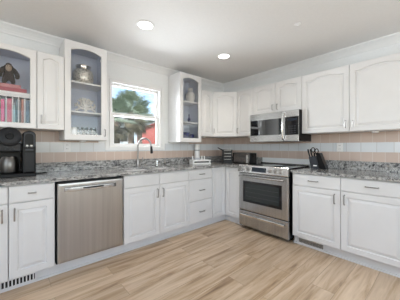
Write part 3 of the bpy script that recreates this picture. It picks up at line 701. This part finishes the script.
# toaster
t = thing('toaster', 'stainless steel toaster with dark ends on the counter left of the range', 'toaster', (-.25, -.715, CT + .0005), -90)
b = MB().loops([[(-.165, y, z) for y, z in ((-.085, .012), (.085, .012), (.088, .15), (.07, .185), (-.07, .185), (-.088, .15))], [(.165, y, z) for y, z in ((-.085, .012), (.085, .012), (.088, .15), (.07, .185), (-.07, .185), (-.088, .15))]])
b.build('body', DSTEEL, t, smooth=True, bevel=.006)
MB().box(.10, .135, -.0905, -.0865, .02, .145).build('side_strip', M['chrome'], t, bevel=.001)
for s_ in (-1, 1):
    a, c_ = (.166, .185) if s_ > 0 else (-.185, -.166)
    MB().box(a, c_, -.088, .088, .004, .182).build('end_panel', M['black'], t, bevel=.008)
for y in (-.035, .035): MB().box(-.12, .12, y - .014, y + .014, .1853, .1868).build('slot', M['dark'], t)
lv = MB().box(.1855, .205, -.02, .02, .12, .135).build('lever', M['black'], t, bevel=.003)
MB().box(-.165, .165, -.08, .08, 0, .0118).build('foot', M['black'], t)
# knife block (side view: leans towards the range)
t = thing('knife_block', 'slate grey slanted knife block with scissors on the counter right of the range', 'knife block', (-.22, -1.865, CT + .0005), -90)
MB().prism([(-.065, 0), (.03, 0), (-.003, .165), (-.095, .15), (-.085, .095)], 'y', -.055, .055).build('body', M['slate'], t, bevel=.004)
MB().prism([(.0315, 0), (.115, 0), (.035, .205), (-.012, .20), (-.0015, .166)], 'y', -.05, .05).build('rear_block', M['black'], t, bevel=.004)
MB().box(-.035, .008, -.0565, -.0553, .033, .048).build('name_plate', M['white'], t)
for x, y in ((-.085, -.035), (-.08, .03)):
    z_ = .15 + .16 * .0 + (x + .095) * .16
    MB().tube([(x, y, z_), (x - .012, y, z_ + .04), (x - .022, y, z_ + .085), (x - .024, y, z_ + .10)], [.009, .010, .011, .008], 8).build('knife_handle', M['charcoal'], t, smooth=True)
sc = MB()
for s_ in (-1, 1):
    cx_, cz_ = -.025 + s_ * .022, .235 - s_ * .008
    sc.tube([(cx_ + .020 * math.cos(q), -.03, cz_ + .03 * math.sin(q)) for q in [2 * math.pi * k / 14 for k in range(15)]], .006, 7)
sc.tube([(-.03, -.03, .16), (-.03, -.03, .205)], .010, 7)
sc.build('scissors', M['black'], t, smooth=True)

# ------------------------------------------------------------------ outside the window
lawn = noise_tint(mat('lawn', (.1, .16, .05), .9), (.07, .11, .03), (.14, .20, .07), 3)
struct(MB().box(-40, 60, .3, 90, -.7, -.5).build('ground', lawn))
leafg = noise_tint(mat('palm_green', (.1, .17, .06), .55), (.20, .26, .17), (.36, .42, .30), 4)
leafd = noise_tint(mat('palm_dry', (.15, .1, .06), .8), (.09, .085, .05), (.20, .17, .10), 4)
bark = noise_tint(mat('palm_bark', (.2, .15, .1), .9), (.10, .07, .05), (.26, .20, .15), 9, bump=.6, stretch=(1, 1, 3))
def frond(m, p, az, el, L, fan, rnd):
    d = Vector((math.cos(az) * math.cos(el), math.sin(az) * math.cos(el), math.sin(el)))
    side = d.cross(Vector((0, 0, 1))).normalized(); upv = side.cross(d).normalized()
    tip = p + d * L * .55
    m.tube([p, p + d * L * .3 + Vector((0, 0, .01)), tip], [.014, .011, .008], 4)
    n = 15
    for k in range(n):
        a = (k / (n - 1) - .5) * 2.6
        ld = (d * math.cos(a) + side * math.sin(a) + upv * .12 * math.cos(a * 2)).normalized()
        ll = fan * (1 - .35 * abs(a) / 1.3) * rnd.uniform(.9, 1.1)
        e = tip + ld * ll + Vector((0, 0, -.22 * ll * ll / fan)); md = tip + ld * ll * .55
        wv = ld.cross(upv).normalized() * .017
        m.add([tip, md - wv, e, md + wv, md + upv * .006], [(0, 1, 4), (1, 2, 4), (2, 3, 4), (3, 0, 4)])
def palm(label, loc, zc, r, seed):
    rnd = random.Random(seed)
    t = thing('palm_tree', label, 'palm', loc, 0, 'palms outside the window')
    hc = zc - loc[2]
    MB().tube([(0, 0, 0), (.03, .02, hc * .35), (.0, .03, hc * .7), (0, 0, hc)], [.17, .14, .13, .12], 12).build('trunk', bark, t, smooth=True)
    m = MB(); c = Vector((0, 0, hc))
    for k in range(54):
        frond(m, c, rnd.uniform(0, 6.283), R(rnd.uniform(-15, 85)), r * rnd.uniform(.8, 1.1), r * .62, rnd)
    m.build('crown', leafg, t)
    m = MB()
    for k in range(22): frond(m, c + Vector((0, 0, -.1)), rnd.uniform(0, 6.283), R(rnd.uniform(-75, -25)), r * rnd.uniform(.7, .95), r * .5, rnd)
    m.build('dry_skirt', leafd, t)
palm('fan palm filling the middle of the window, tallest of the palms', (.59, 5.74, -.5), 2.66, 1.0, 1)
palm('fan palm at the left side of the window view, nearest the house', (-1.0, 3.14, -.5), 2.0, .62, 2)
palm('low fan palm at the right of the window view before the red shed', (2.22, 8.28, -.5), 2.75, .9, 3)
# red shed
t = thing('red_shed', 'small red gabled shed behind the palms in the lower right of the window', 'shed', (6.67, 13.26, -.5), -31)
t.scale = (1.3, 1.3, 1.3)
redm = noise_tint(mat('red_boards', (.5, .07, .05), .6), (.36, .085, .07), (.44, .12, .10), 12, stretch=(6, 6, .3))
MB().prism([(-1.6, 0), (1.6, 0), (1.6, 2.35), (0, 3.0), (-1.6, 2.35)], 'y', 0, 2.2).build('walls', redm, t)
rf = MB()
for s_ in (-1, 1): rf.prism([(0, 3.02), (s_ * 1.8, 2.29), (s_ * 1.8, 2.36), (0, 3.09)], 'y', -.15, 2.35)
rf.build('roof', mat('red_roof', (.36, .11, .095), .6), t)
MB().box(-.4, .4, -.03, -.002, 0, 1.9).build('door', redm, t)
# pale house
t = thing('beach_house', 'pale blue house far beyond the palms outside the window', 'house', (6.2, 20.5, -.5), -24)
MB().box(-6, 6, 0, 7, 0, 4.6).build('walls', mat('pale_blue_siding', (.55, .65, .72), .7), t)
MB().prism([(-.5, 4.61), (3.5, 6.0), (7.5, 4.61)], 'x', -6.4, 6.4).build('roof', mat('grey_shingles', (.35, .34, .34), .8), t)
for x in (-4.2, -2.2, 0, 2.2, 4.2):
    wn = MB(); ringbox(wn, x - .5, x + .5, -.05, -.002, 2.2, 3.7, .08); wn = wn.build('window', M['white'], t)
    MB().box(x - .42, x + .42, -.02, -.003, 2.28, 3.62).build('pane', M['oven_glass'], wn)
